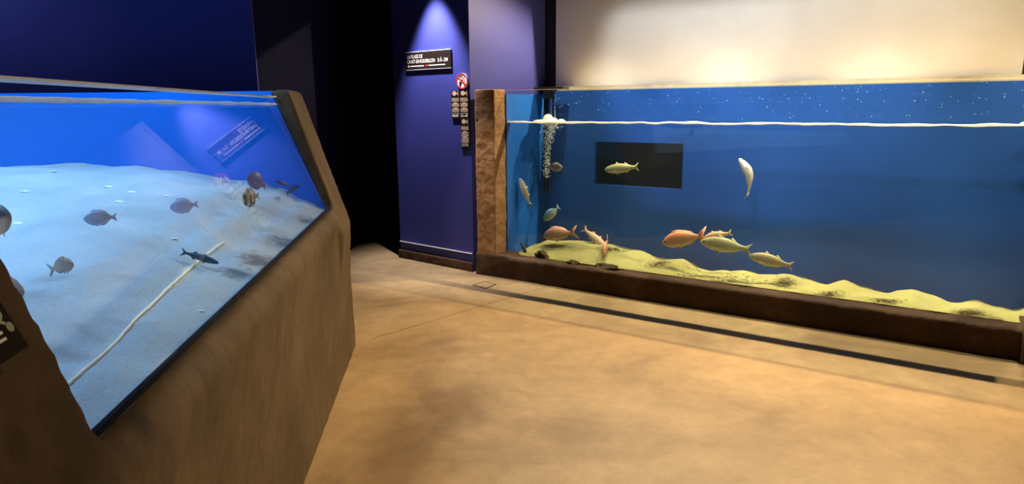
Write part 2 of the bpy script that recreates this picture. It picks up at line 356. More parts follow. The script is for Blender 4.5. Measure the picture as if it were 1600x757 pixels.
for (x0, x1, z0, z1) in ((wd0 - .02, wd0, wz0, wz1), (wd1, wd1 + .02, wz0, wz1), (wd0 - .02, wd1 + .02, wz0 - .02, wz0), (wd0 - .02, wd1 + .02, wz1, wz1 + .02)):
    fbox(bm, RT, x0, x1, BN + .041, BN + .25, z0, z1)
link('viewing_opening', bm, M_black, rtk)
bm = bmesh.new(); fbox(bm, RT, .45, LEN, BN + .0, 1.0, 1.629, 1.668); link('rear_ledge', bm, M_cream, rtk)
bm = bmesh.new(); fbox(bm, RT, .335, .445, BN - .02, BN - .001, 1.37, 1.60); link('added_blue_strip', bm, M_azure, rtk)  # added strip carrying the side wall's blue on above the waterline
bm = bmesh.new(); fbox(bm, RT, .26, LEN, .17, BN, .0, .08); link('tank_bottom', bm, M_plinth, rtk)
# bracket with the inlet pipe in the far corner
ip = empty('inlet_pipe', RT(.42, .6, 1.63), 'black water inlet pipe hanging in the back left corner of the long tank', 'pipe')
bm = bmesh.new(); tube(bm, [RT(.395, .60, 1.64), RT(.395, .60, 1.3), RT(.39, .615, .72)], .022, 12); link('pipe', bm, M_black, ip, True)
bm = bmesh.new(); fbox(bm, RT, .30, .60, .54, .66, 1.638, 1.662); fbox(bm, RT, .385, .47, .56, .64, 1.56, 1.64); link('bracket', bm, M_black, ip, bevel=.004)
bm = bmesh.new()
for k in range(2):
    tube(bm, [RT(.455 + .04 * k, .585, 1.60), RT(.457 + .04 * k, .583, 1.5), RT(.46 + .042 * k, .58, 1.37)], [.004, .005, .007], 8)
link('water_jet', bm, M_bubble, ip, True)

# sand of the long tank
ridge_px = [(800, 400), (815, 397), (840, 381), (860, 376), (900, 377), (950, 383), (985, 391), (1005, 397), (1030, 405), (1062, 408), (1085, 418), (1110, 425), (1135, 425), (1160, 422), (1185, 430),
            (1205, 434), (1232, 432), (1260, 439), (1290, 446), (1320, 441), (1345, 450), (1385, 458), (1420, 453), (1455, 465), (1490, 473), (1528, 470), (1560, 480), (1585, 487), (1620, 480), (1700, 500)]
NR = .47
ridge = []
for q in ridge_px:
    P = on_rt(q[0], q[1], NR); ridge.append(((P - A0).dot(DV), P.z))
def lerp_tab(tab, x):
    if x <= tab[0][0]: return tab[0][1]
    for (a, b), (c, d) in zip(tab, tab[1:]):
        if x <= c:
            t = (x - a) / (c - a); t = t * t * (3 - 2 * t); return b + (d - b) * t
    return tab[-1][1]
def sm(t): t = max(0, min(1, t)); return t * t * (3 - 2 * t)
def sand_r(d, n):
    zr = lerp_tab(ridge, d); f = .187
    z = f + (zr - f) * sm((n - .2) / (NR - .2)) if n < NR else zr - .05 * sm((n - NR) / .22)
    p = V((d * 6, n * 6, 3)); z += (.024 * noise.noise(p * .9) + .006 * noise.noise(p * 2.6)) * sm((n - .17) / .06)
    return z
def grid(name, F, us, vs, m, depth=.1):
    bm = bmesh.new(); g = [[bm.verts.new(F(u, v)) for v in vs] for u in us]
    for i in range(len(us) - 1):
        for j in range(len(vs) - 1): bm.faces.new((g[i][j], g[i + 1][j], g[i + 1][j + 1], g[i][j + 1]))
    return link(name, bm, m, None, True)
def lin(a, b, k): return [a + (b - a) * i / (k - 1) for i in range(k)]
def march(x, y, fz, t0=.5, ymax=99):
    r = ray(x, y); t = t0
    while t < 12:
        p = EYE + r * t
        if p.z < fz(p) or p.y > ymax: return V((p.x, p.y, fz(p)))
        t += .004
    return p
def sr_w(p): return sand_r((p - A0).dot(DV), (p - A0).dot(NV))
gpatch = []
for (x, y, rx, ry) in ((1030, 412, .16, .10), (1130, 440, .22, .06), (1075, 437, .1, .08), (1225, 443, .16, .1), (1295, 462, .14, .1), (1385, 470, .16, .1), (1515, 490, .2, .12), (960, 390, .16, .05), (1180, 452, .1, .05)):  # gravel patches, also painting in the mounds' shaded flanks and a hollow
    P = march(x, y, sr_w, 3.5); gpatch.append((P, rx * 1.35, ry * 1.5))
M_sandr = sand_mat('yellow sand', (.33, .305, .115), gpatch, (.04, .028, .01), 40)
so = grid('sand_bed', lambda d, n: RT(d, n, sand_r(d, n)), lin(.26, LEN, 300), lin(.169, BN - .002, 46), M_sandr)
tag(so, 'rippled yellow sand with dark gravel patches on the bottom of the long tank', 'sand', kind='stuff')
# crusted rocks on that sand
def rock(px, py, r, label, sq=.6):
    P = march(px, py, sr_w, 3.5)
    bm = bmesh.new(); bmesh.ops.create_icosphere(bm, subdivisions=4, radius=1)
    sd = random.random() * 50
    for v in bm.verts:
        c = v.co.copy(); k = 1 + .35 * noise.noise(c * 1.6 + V((sd, 0, 0))) + .18 * noise.noise(c * 4 + V((sd, 3, 0))) + .10 * noise.noise(c * 10 + V((sd, 3, 0)))
        v.co = V((c.x * r[0], c.y * r[1], c.z * r[2])) * k
    o = link('crusted_rock', bm, M_rock, None, True); o.location = P + V((0, 0, r[2] * .25)); o.rotation_euler = (0, 0, math.atan2(DV.y, DV.x))
    tag(o, label, 'rock', 'dark rocks on the sand of the long tank')
rock(847, 403, (.058, .05, .055), 'rounded dark crusted rock under the pink bream, nearest the left corner')
rock(895, 413, (.05, .04, .026), 'small low dark rock between the two larger crusted rocks')
rock(948, 420, (.10, .045, .032), 'long flat dark crusted rock near the front glass, rightmost of the three rocks')

gb_ = random.Random(3); bm = bmesh.new()
for (gx0, gy0, n_) in ((1125, 437, 110), (1090, 428, 30), (1210, 437, 18)):
    for k in range(n_):
        P = march(gx0 + gb_.gauss(0, 22), gy0 + gb_.gauss(0, 4), sr_w, 3.5); r_ = gb_.uniform(.004, .011)
        if (P - A0).dot(NV) < .18: continue
        bmesh.ops.create_icosphere(bm, subdivisions=1, radius=1, matrix=Matrix.Translation(P) @ Matrix.Rotation(gb_.random() * 3, 4, 'Z') @ Matrix.Diagonal((r_ * 1.3, r_, r_ * .8, 1)))
go = link('gravel', bm, sand_mat('gravel', (.42, .36, .15), [], (.1, .1, .1)), None, True)
tag(go, 'scatter of coarse yellow gravel on the sand below the olive bass', 'gravel', kind='stuff')
# water body and foam of the long tank
WZ = 1.362
M_waterr = glass('clear water', (.93, .97, .985), .6)
def side_d(n): return .247 + (.338 - .247) * (n - .172) / (.70 - .172)
bm = bmesh.new(); prism(bm, [RT(side_d(.17) + .004, .1685, .10), RT(4.3, .1685, .10), RT(4.3, BN - .004, .10), RT(side_d(BN) + .004, BN - .004, .10)], (0, 0, WZ - .10))
haze(M_waterr, .035, (.4, .65, 1)); wo = link('tank_water', bm, M_waterr); tag(wo, 'clear still water filling the long tank up to the white foam line', 'water', kind='stuff')
bm = bmesh.new(); prev = None
for i in range(420):
    d = .256 + (3.985 - .256) * i / 419
    wv = .008 * noise.noise(V((d * 3, 0, 1))) + .005 * noise.noise(V((d * 9, 2, 1)))
    th = .007 + .004 * noise.noise(V((d * 5, 5, 0))); wdt = .222 + .012 * noise.noise(V((d * 8, 9, 3)))  # foam widened inward so that it casts the dark floor stripe
    lift = .004 + .008 * max(0, noise.noise(V((d * 4, 1, 7))))
    ring = [bm.verts.new(RT(d, n, WZ + z)) for n, z in ((.168, wv - th), (.168, wv + th * .4), (.18, wv + th), (wdt, wv + lift), (wdt + .004, wv), (wdt - .02, wv - th * .6))]
    if prev:
        for j in range(6): bm.faces.new((prev[j], prev[(j + 1) % 6], ring[(j + 1) % 6], ring[j]))
    else: bm.faces.new(ring)
    prev = ring
bm.faces.new(prev[::-1])
fo = link('foam_line', bm, M_foam, None, True); tag(fo, 'wavy white foam line where the water meets the long upright glass', 'foam', kind='stuff')
bm = bmesh.new(); rd = random.Random(11)
for k in range(260):
    d = rd.uniform(.5, 3.95); z = 1.385 + .235 * rd.random() ** .7; r_ = rd.uniform(.0008, .0022)
    bmesh.ops.create_icosphere(bm, subdivisions=1, radius=1, matrix=Matrix.Translation(RT(d, .1675, z)) @ Matrix.Diagonal((r_ * rd.uniform(1, 2.2), r_, r_, 1)))
dr = link('water_droplets', bm, M_bubble, None, True); tag(dr, 'spatter of water droplets on the long glass above the foam line', 'droplets', kind='stuff')
def lumps(name, spots, m, label, cat):
    bm = bmesh.new()
    for (p, r) in spots:
        mt = Matrix.Translation(p) @ Matrix.Diagonal((r[0], r[1], r[2], 1)); bmesh.ops.create_icosphere(bm, subdivisions=2, radius=1, matrix=mt)
    for v in bm.verts: v.co += V((noise.noise(v.co * 40), noise.noise(v.co * 40 + V((9, 0, 0))), noise.noise(v.co * 40 + V((0, 9, 0))))) * .006
    o = link(name, bm, m, None, True); tag(o, label, cat, kind='stuff'); return o
sp = [(RT(.475, .5, WZ + .01), (.05, .04, .055)), (RT(.52, .5, WZ + .0), (.05, .04, .03)), (RT(.62, .48, WZ), (.04, .04, .02)), (RT(.42, .46, WZ - .002), (.07, .06, .018)), (RT(.5, .45, WZ), (.10, .05, .015))]
lumps('foam_mound', sp, M_foam, 'white foam mound splashing up under the water inlet pipe', 'foam')
sp = [(RT(3.9 + .03 * k, .40 + .03 * (k % 3), WZ + .004 + .006 * k), (.045, .035, .014 + .004 * k)) for k in range(4)]
lumps('foam_splash', sp, M_foam, 'white splash on the water at the right end of the long tank', 'foam')
sp = []
for k in range(950):
    t = random.random(); wd_ = .10 * (1 - t) ** 3 + .022
    sp.append((RT(.42 + .05 * (1 - t) ** 3 + random.gauss(0, wd_ * .55), .57 + random.gauss(0, .02), WZ - .015 - .50 * t ** 1.3), (random.uniform(.002, .0065),) * 3))
bm = bmesh.new()
for p, r in sp: bmesh.ops.create_icosphere(bm, subdivisions=1, radius=r[0], matrix=Matrix.Translation(p))
bo = link('bubble_plume', bm, M_bubble, None, True); tag(bo, 'pale plume of fine bubbles sinking around the black inlet pipe', 'bubbles', kind='stuff')

# ------------------------------------------------------------------ the leaning tank on the left
ltk = empty('fish_tank', V((-1.6, 2, 0)), 'large fish tank with leaning glass in a thick brown rendered surround on the left', 'aquarium')
YN, YF, Y0, Y1 = .966, 3.715, -.6, 4.13
def xb(y): return -1.009 - .0958 * (y - 4.10)
bm = bmesh.new()
def sect(y0, y1, f):
    a = [bm.verts.new(p) for p in f(y0)]; b = [bm.verts.new(p) for p in f(y1)]; k = len(a)
    bm.faces.new(a); bm.faces.new(b[::-1])
    for i in range(k): bm.faces.new((a[i], b[i], b[(i + 1) % k], a[(i + 1) % k]))
def low(y):
    z = zb(y) - .014
    return [V((xb(y), y, -.03)), V((gx(y, z) + .045, y, z - .06)), V((gx(y, z) + .012, y, z)), V((gx(y, z) - .03, y, z)), V((gx(y, z) - .12, y, -.03))]
sect(Y0, Y1, low)
def colm(o, zt=1.598, deep=.16):
    def f(y):
        z0 = .42
        return [V((xb(y) - .01, y, z0)), V((gx(y, .80) + .012, y, .80)), V((gx(y, zt) + o, y, zt)), V((gx(y, zt) - deep, y, zt)), V((gx(y, .9) - deep, y, .9)), V((gx(y, .9) - .18, y, z0))]
    return f
sect(Y0, YN - .004, colm(.045)); sect(YF + .004, Y1, colm(.075, deep=.025))
su = link('surround', bm, M_conc, ltk); organic(su, .016, .007, .12, 8)
# pane, its black seal and its lit top edge
def pane(y0, y1, z0f, z1, t, m, name, off=0):
    bm = bmesh.new()
    P = [(y0, z0f(y0)), (y1, z0f(y1)), (y1, z1(y1)), (y0, z1(y0))]
    a = [V((gx(y, z), y, z)) + GM * off for y, z in P]
    prism(bm, a, -GM * t); return link(name, bm, m, ltk)
pane(YN, YF, zb, lambda y: 1.556, .016, M_glass2, 'glass_pane')
pane(YN, YF, lambda y: 1.5565, lambda y: 1.562, .016, M_edge, 'pane_edge')
pane(YN, YF, lambda y: zb(y) - .006, lambda y: zb(y) + .003, .02, M_seal, 'bottom_seal', .004)
XB = -5.2
bm = bmesh.new()
prism(bm, [V((XB, 3.74, .84)), V((gx(3.74, .84) - .03, 3.74, .84)), V((gx(3.74, 1.59) - .03, 3.74, 1.59)), V((XB, 3.74, 1.59))], (0, .1, 0)); link('end_panel', bm, M_deep, ltk)
bm = bmesh.new(); hexa(bm, [V((XB - .1, .0, .6)), V((XB, .0, .6)), V((XB, 4.1, .6)), V((XB - .1, 4.1, .6)), V((XB - .1, .0, 1.6)), V((XB, .0, 1.6)), V((XB, 4.1, 1.6)), V((XB - .1, 4.1, 1.6))]); link('back_panel', bm, M_deep, ltk)
bm = bmesh.new()
prism(bm, [V((XB, .1, .6)), V((gx(.1, .6) - .18, .1, .6)), V((gx(.1, 1.6) - .18, .1, 1.6)), V((XB, .1, 1.6))], (0, .1, 0)); link('near_panel', bm, M_deep, ltk)
bm = bmesh.new(); fbox(bm, W, XB, -1.2, .1, 4.0, .0, .6); link('base', bm, M_plinth, ltk)
# sand of the leaning tank
SP = [(0, .0), (.12, .05), (.25, .12), (.4, .175), (.8, .235), (1.3, .27), (2.0, .26), (4, .27)]
def sand_l(x, y):
    dist = gx(y, zb(y)) - .02 - x
    k = .35 + .65 * sm((y - 1.0) / 2.5)
    z = zb(y) - .012 + lerp_tab(SP, dist) * k
    p = V((x * 1.6, y * 1.6, .5)); z += (.035 * noise.noise(p) + .018 * noise.noise(p * 2.7)) * sm(dist / .5) + .005 * noise.noise(p * 9) + .003 * noise.noise(p * 22)
    return z
def sl_w(p): return sand_l(p.x, p.y)
dark_patches = [(march(x, y, sl_w, .9, 3.70), rx, ry) for x, y, rx, ry in ((405, 408, .12, .2), (440, 378, .10, .25), (372, 428, .10, .15), (478, 345, .07, .2), (425, 290, .12, .12))]  # darker noise-edged patches in the sand colour near the glass
M_sandl = sand_mat('pale sand', (.42, .47, .52), dark_patches, (.13, .15, .17), 26)
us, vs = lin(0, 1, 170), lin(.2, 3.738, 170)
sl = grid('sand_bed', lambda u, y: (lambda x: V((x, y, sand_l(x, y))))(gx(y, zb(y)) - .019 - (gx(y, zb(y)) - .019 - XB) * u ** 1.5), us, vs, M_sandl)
tag(sl, 'pale bluish sand bank rising behind the leaning glass of the left tank', 'sand', kind='stuff')
WL = 1.52
bm = bmesh.new()
def wsec(y):
    return [V((XB + .01, y, .905)), V((gx(y, .905) - .03, y, .905)), V((gx(y, WL) - .03, y, WL)), V((XB + .01, y, WL))]
bm2 = bm; a = [bm.verts.new(p) for p in wsec(.22)]; b = [bm.verts.new(p) for p in wsec(3.735)]
bm.faces.new(a); bm.faces.new(b[::-1])
for i in range(4): bm.faces.new((a[i], b[i], b[(i + 1) % 4], a[(i + 1) % 4]))
M_waterl = glass('blue lit water', (.93, .97, 1), .5)
haze(M_waterl, .08, (.3, .65, 1)); wo = link('tank_water', bm, M_waterl); tag(wo, 'blue clear water behind the leaning glass of the left tank', 'water', kind='stuff')
bm = bmesh.new(); prev = None
for i in range(300):
    y = .97 + (3.71 - .97) * i / 299; th = .006 + .004 * noise.noise(V((y * 6, 0, 3))); x0 = gx(y, WL) - .018
    wdt = .045 + .02 * noise.noise(V((y * 5, 4, 3)))
    ring = [bm.verts.new(V((x0 + dx, y, WL + dz))) for dx, dz in ((.003, -th), (-.002, th), (-wdt, th * .8), (-wdt, -th * .5))]
    if prev:
        for j in range(4): bm.faces.new((prev[j], prev[(j + 1) % 4], ring[(j + 1) % 4], ring[j]))
    else: bm.faces.new(ring)
    prev = ring
bm.faces.new(prev[::-1])
fo = link('foam_line', bm, M_foamb, None, True); tag(fo, 'thin whitish scum line along the waterline of the leaning glass', 'foam', kind='stuff')
# pale rope on the sand
pts = []
rp = [(97, 612), (130, 583), (160, 557), (185, 533), (210, 503), (235, 480), (262, 453), (285, 432), (310, 410), (338, 388), (352, 379)]
for (x, y), (x2, y2) in zip(rp, rp[1:]):
    for k in range(6):
        t = k / 6; p = march(x + (x2 - x) * t, y + (y2 - y) * t, sl_w, .9, 3.70); pts.append(p + V((0, 0, .003)))
bm = bmesh.new(); tube(bm, pts, .0032, 8); ro = link('rope', bm, M_rope, None, True)
tag(ro, 'thin pale rope lying across the sand behind the leaning glass', 'rope')
# white shells
sh = [((83, 269), 'white shell chip on the far sand bank, nearest the left edge of that row'), ((170, 293), 'white shell chip on the sand above the grey oval fish'), ((206, 301), 'longest white shell chip between the two grey oval fish'),
      ((186, 316), 'white shell chip just above the tail of the left grey oval fish'), ((261, 307), 'white shell chip just left of the second grey oval fish'), ((40, 300), 'dull shell chip on the sand at far left, above the others'), ((28, 350), 'white shell chip beside the brown fish at the left edge'), ((314, 487), 'white shell chip on the sand right of the rope'), ((272, 374), 'white shell chip on pale sand below the second grey oval fish')]
for (q, lab) in sh:
    P = march(q[0], q[1], sl_w, .9, 3.70); bm = bmesh.new(); s = .0045 * (P - EYE).length
    bmesh.ops.create_uvsphere(bm, u_segments=14, v_segments=8, radius=1)
    for v in bm.verts:
        c = v.co; f = 1 + .12 * math.cos(9 * math.atan2(c.y, c.x)); v.co = V((c.x * s * f * 1.2, c.y * s * .8 * f, max(c.z, -.2) * s * .3))
    o = link('shell', bm, M_shell, None, True); o.location = P + V((0, 0, s * .05)); o.rotation_euler = (.1, .1, random.random() * 3)
    tag(o, lab, 'shell', 'shell chips on the left tank sand')

# ------------------------------------------------------------------ signs
FONT = {}
def text_mesh(bm, s, O, ex, ez, en, size, width=None):
    c = bpy.data.curves.new('t', 'FONT'); c.body = s; c.size = 1; c.extrude = 0; c.offset = .004
    o = bpy.data.objects.new('t', c); COL.objects.link(o); bpy.context.view_layer.update()
    me = bpy.data.meshes.new_from_object(o.evaluated_get(bpy.context.evaluated_depsgraph_get()))
    xs = [v.co.x for v in me.vertices]; x0, x1 = min(xs), max(xs)
    sx = width / (x1 - x0) if width else size
    vs = [bm.verts.new(O + ex * ((v.co.x - x0) * sx) + ez * (v.co.y * size) + en * .0012) for v in me.vertices]
    for p in me.polygons:
        try: bm.faces.new([vs[i] for i in p.vertices])
        except ValueError: pass
    bpy.data.objects.remove(o); bpy.data.curves.remove(c); bpy.data.meshes.remove(me)
def quad(bm, O, ex, ez, en, x0, x1, z0, z1, h=.001):
    a = [O + ex * x + ez * z for x, z in ((x0, z0), (x1, z0), (x1, z1), (x0, z1))]; prism(bm, a, en * h)
EXS, EZ, ENS = SD, V((0, 0, 1)), -SN
def sws(x0, x1, z0, z1, t=.012):
    bm = bmesh.new(); fbox(bm, SW, x0, x1, -t - .001, -.001, z0, z1); return bm
# title sign
t = empty('title_sign', SW(.49, 0, 1.84), 'long dark title sign with white lettering high on the blue wall', 'sign')
x0, x1, z0, z1 = .192, .787, 1.838, 1.995
link('board', sws(x0, x1, z0, z1), M_sign, t, bevel=.001)
bm = bmesh.new(); fbox(bm, SW, x0, x1, -.0135, -.001, z1, z1 + .005); fbox(bm, SW, x0, x1, -.0135, -.001, z0 - .003, z0); link('frame_strip', bm, M_edge, t)
O = SW(x0, -.0132, z0)
for s_, dx, dz, wd_ in (('LA PLAGE DE', .028, .102, .205), ('CANET-EN-ROUSSILLON', .028, .058, .365), ('0 À -2M', .43, .058, .125)):
    bm = bmesh.new(); text_mesh(bm, s_, O + EXS * dx + EZ * dz, EXS, EZ, ENS, .046, wd_); link('lettering', bm, M_white, t)
bm = bmesh.new()
for k in range(22): quad(bm, O, EXS, EZ, ENS, .062 + k * .0085, .062 + k * .0085 + random.uniform(.005, .0075), .027, .036)
link('small_print', bm, M_white, t); bm = bmesh.new()
for k in range(24): quad(bm, O, EXS, EZ, ENS, .312 + k * .0088, .312 + k * .0088 + random.uniform(.005, .0078), .027, .036)
link('small_print', bm, M_white, t)
def disc(bm, O, ex, ez, en, cx, cz, r, h=.001, r2=0, k=40):
    if r2 == 0: prism(bm, [O + ex * (cx + r * math.cos(2 * math.pi * i / k)) + ez * (cz + r * math.sin(2 * math.pi * i / k)) for i in range(k)], en * h)
    else:
        for i in range(k):
            a, b = 2 * math.pi * i / k, 2 * math.pi * (i + 1) / k
            prism(bm, [O + ex * (cx + q * math.cos(w_)) + ez * (cz + q * math.sin(w_)) for q, w_ in ((r, a), (r, b), (r2, b), (r2, a))], en * h)
for cx_, mm in ((.042, M_cream), (.288, M_red)):
    bm = bmesh.new(); disc(bm, O, EXS, EZ, ENS, cx_, .0315, .011); link('marker_dot', bm, mm, t)
# prohibition sign
P = on_sw(723, 127); pd = (P - S0).dot(SD); pz = P.z
t = empty('prohibition_sign', SW(pd, 0, pz), 'round red and white prohibition sign on the blue wall above the fish panels', 'sign')
O = SW(pd, -.0095, pz); bm = bmesh.new(); disc(bm, O + SN * .0085, EXS, EZ, ENS, 0, 0, .068, .0085); link('disc', bm, M_white, t)
bm = bmesh.new()      # a camera-like hand mark: head profile, forearm and a vertical pane
quad(bm, O, EXS, EZ, ENS, .026, .031, -.046, .042)
prism(bm, [O + EXS * x + EZ * z for x, z in ((-.036, -.002), (-.006, -.008), (-.004, -.022), (-.016, -.05), (-.03, -.046))], ENS * .001)
disc(bm, O, EXS, EZ, ENS, -.006, .024, .02, .001, .013, 20); quad(bm, O, EXS, EZ, ENS, -.004, .014, .002, .008)
link('pictogram', bm, M_black, t)
bm = bmesh.new(); disc(bm, O + ENS * .0012, EXS, EZ, ENS, 0, 0, .068, .001, .056)
c45 = (EXS - EZ * .75).normalized(); c46 = (EZ + EXS * .75).normalized(); quad(bm, O + ENS * .0014, c45, c46, ENS, -.06, .06, -.006, .006); link('ring', bm, M_red, t)
# species panels
def species(x0, x1, z0, z1, label, seed, flip=1):
    rnd = random.Random(seed); w_, h_ = x1 - x0, z1 - z0
    t = empty('species_panel', SW((x0 + x1) / 2, 0, z0), label, 'sign', 'narrow fish species panels on the blue wall')
    link('board', sws(x0, x1, z0, z1, .01), M_sign, t, bevel=.001); O = SW(x0, -.0112, z0)
    # fish picture at the top
    bm = bmesh.new(); cz = h_ * .90; n_ = 14
    prof = [(i / n_, math.sin(math.pi * (i / n_) ** .8) * .023) for i in range(n_ + 1)]
    up_ = [O + EXS * (w_ * (.12 + .6 * a)) + EZ * (cz + b) for a, b in prof]; dn = [O + EXS * (w_ * (.12 + .6 * a)) + EZ * (cz - b * .8) for a, b in prof[::-1][1:-1]]
    prism(bm, up_ + dn, ENS * .001)
    prism(bm, [O + EXS * (w_ * x) + EZ * (cz + z) for x, z in ((.7, 0), (.9, .025), (.84, 0), (.9, -.025))], ENS * .001); link('fish_picture', bm, M_tan, t)
    def para(za, zb_, step, cover):
        z = zb_
        while z > za:
            x = .08
            while x < .9:
                l = rnd.uniform(.05, .16); quad(bm, O, EXS, EZ, ENS, w_ * x, w_ * min(.93, x + l), z - step * cover, z); x += l + .02
            z -= step
    for aa in ((h_ * .62, h_ * .74, .0065, .7), (h_ * .42, h_ * .54, .010, .75), (h_ * .23, h_ * .35, .010, .75)):
        bm = bmesh.new(); para(*aa); link('small_print', bm, M_tan, t)
    for nm_, aa in (('heading', (w_ * .3, w_ * .7, h_ * .55, h_ * .575)), ('heading', (w_ * .25, w_ * .75, h_ * .36, h_ * .385)), ('rule', (w_ * .06, w_ * .94, h_ * .175, h_ * .185))):
        bm = bmesh.new(); quad(bm, O, EXS, EZ, ENS, *aa); link(nm_, bm, M_white, t)
    bm = bmesh.new()
    for k in range(4):
        x = .1 + .21 * k; quad(bm, O, EXS, EZ, ENS, w_ * x, w_ * (x + rnd.uniform(.05, .14)), h_ * rnd.uniform(.03, .07), h_ * rnd.uniform(.10, .155))
    link('icon_row', bm, M_white, t)
species(.776, .879, 1.395, 1.635, 'narrow dark species panel on the blue wall, left one of the upper pair', 1)
species(.882, .985, 1.395, 1.635, 'narrow dark species panel right of its twin, directly under the round prohibition sign', 2)
species(.886, .988, 1.135, 1.390, 'lowest narrow dark species panel, hung alone beneath the upper pair', 3)

# panel on the near end of the leaning surround
t = empty('caption_panel', V((gx(.85, 1.2), .85, 1.2)) + GM * .06, 'dark caption panel with fine white print on the near end of the left brown surround', 'sign')
GY = V((0, 1, 0)); GY = (GY - GM * GM.y).normalized(); GU = GM.cross(GY); GU = GU if GU.z > 0 else -GU
def on_g(x, y, off=.068): return hit(x, y, GM * (GC + off), GM)
pA, pB, pC = on_g(45, 541), on_g(0, 571), on_g(0, 461)
exv = (pA - pB).normalized(); ezv = (pC - on_g(45, 541)); ezv = (ezv - exv * ezv.dot(exv)).normalized()
O = pA; bm = bmesh.new()
Wp, Hp = .30, .28
prism(bm, [O - exv * Wp, O, O + ezv * Hp, O - exv * Wp + ezv * Hp], -GM * .045); link('board', bm, simple('dark caption board', (.02, .018, .016), .85, .1), t)
O2 = O + GM * .0003; bm = bmesh.new(); rnd = random.Random(5)
for z in (.2, .187, .174, .15, .137, .112):
    if z in (.15, .112): link('small_print', bm, M_white, t); bm = bmesh.new()
    x = .012
    while x < .25:
        l = rnd.uniform(.006, .02); quad(bm, O2, -exv, ezv, GM, x, x + l, z, z + .0055); x += l + .004
link('small_print', bm, M_white, t); bm = bmesh.new()
quad(bm, O2, -exv, ezv, GM, .02, .05, .083, .091); quad(bm, O2, -exv, ezv, GM, .06, .085, .083, .091); quad(bm, O2, -exv, ezv, GM, .055, .075, .052, .059)
link('small_print', bm, M_white, t); bm = bmesh.new()
for z in (.022, .031): quad(bm, O2, -exv, ezv, GM, .03, .053, z, z + .004)
link('small_print', bm, M_white, t)
bm = bmesh.new(); disc(bm, O2, -exv, ezv, GM, .022, .056, .010, .001, .004, 16); disc(bm, O2, -exv, ezv, GM, .012, .034, .007, .001, 0, 12)
quad(bm, O2, (-exv + ezv * .6).normalized(), (ezv + exv * .6).normalized(), GM, .035, .05, .024, .029); link('fish_icons', bm, simple('sage print', (.35, .38, .28)), t)

# square hatch let into the floor
t = empty('floor_hatch', V((-.235, 5.55, 0)), 'small square hatch cover in the floor in front of the brown pillar', 'hatch')
c4 = [hit(*q, V((0, 0, .0)), V((0, 0, 1))) for q in ((738, 446), (757, 440.5), (776, 445), (759, 452))]
cc = sum(c4, V()) / 4
bm = bmesh.new()
for i in range(4):
    p, q = c4[i], c4[(i + 1) % 4]; prism(bm, [p, q, q + (cc - q) * .16, p + (cc - p) * .16], (0, 0, .003))
link('rim', bm, M_plinth, t)
bm = bmesh.new(); prism(bm, [p + (cc - p) * .17 for p in c4], (0, 0, .003)); link('cover', bm, M_floor, t)

# ------------------------------------------------------------------ fish
PROF = {
 'bream': dict(h=[(0, .012), (.03, .07), (.10, .15), (.22, .225), (.36, .25), (.52, .21), (.66, .135), (.76, .065), (.82, .042), (.86, .045)], w=.42, low=.72, tail=.20, fork=.6),
 'oval':  dict(h=[(0, .015), (.04, .09), (.12, .18), (.25, .255), (.42, .28), (.58, .25), (.72, .16), (.80, .075), (.85, .05), (.88, .05)], w=.40, low=.95, tail=.16, fork=.35),
 'mullet': dict(h=[(0, .02), (.04, .055), (.12, .09), (.25, .12), (.40, .13), (.55, .12), (.68, .09), (.78, .058), (.84, .045), (.87, .047)], w=.62, low=.9, tail=.12, fork=.55),
 'bass':  dict(h=[(0, .012), (.04, .055), (.12, .10), (.25, .145), (.40, .16), (.55, .145), (.68, .105), (.78, .062), (.84, .05), (.87, .052)], w=.50, low=.85, tail=.13, fork=.55)}
def interp(tab, t):
    for (a, b), (c, d) in zip(tab, tab[1:]):
        if t <= c: return b + (d - b) * (t - a) / (c - a)
    return tab[-1][1]
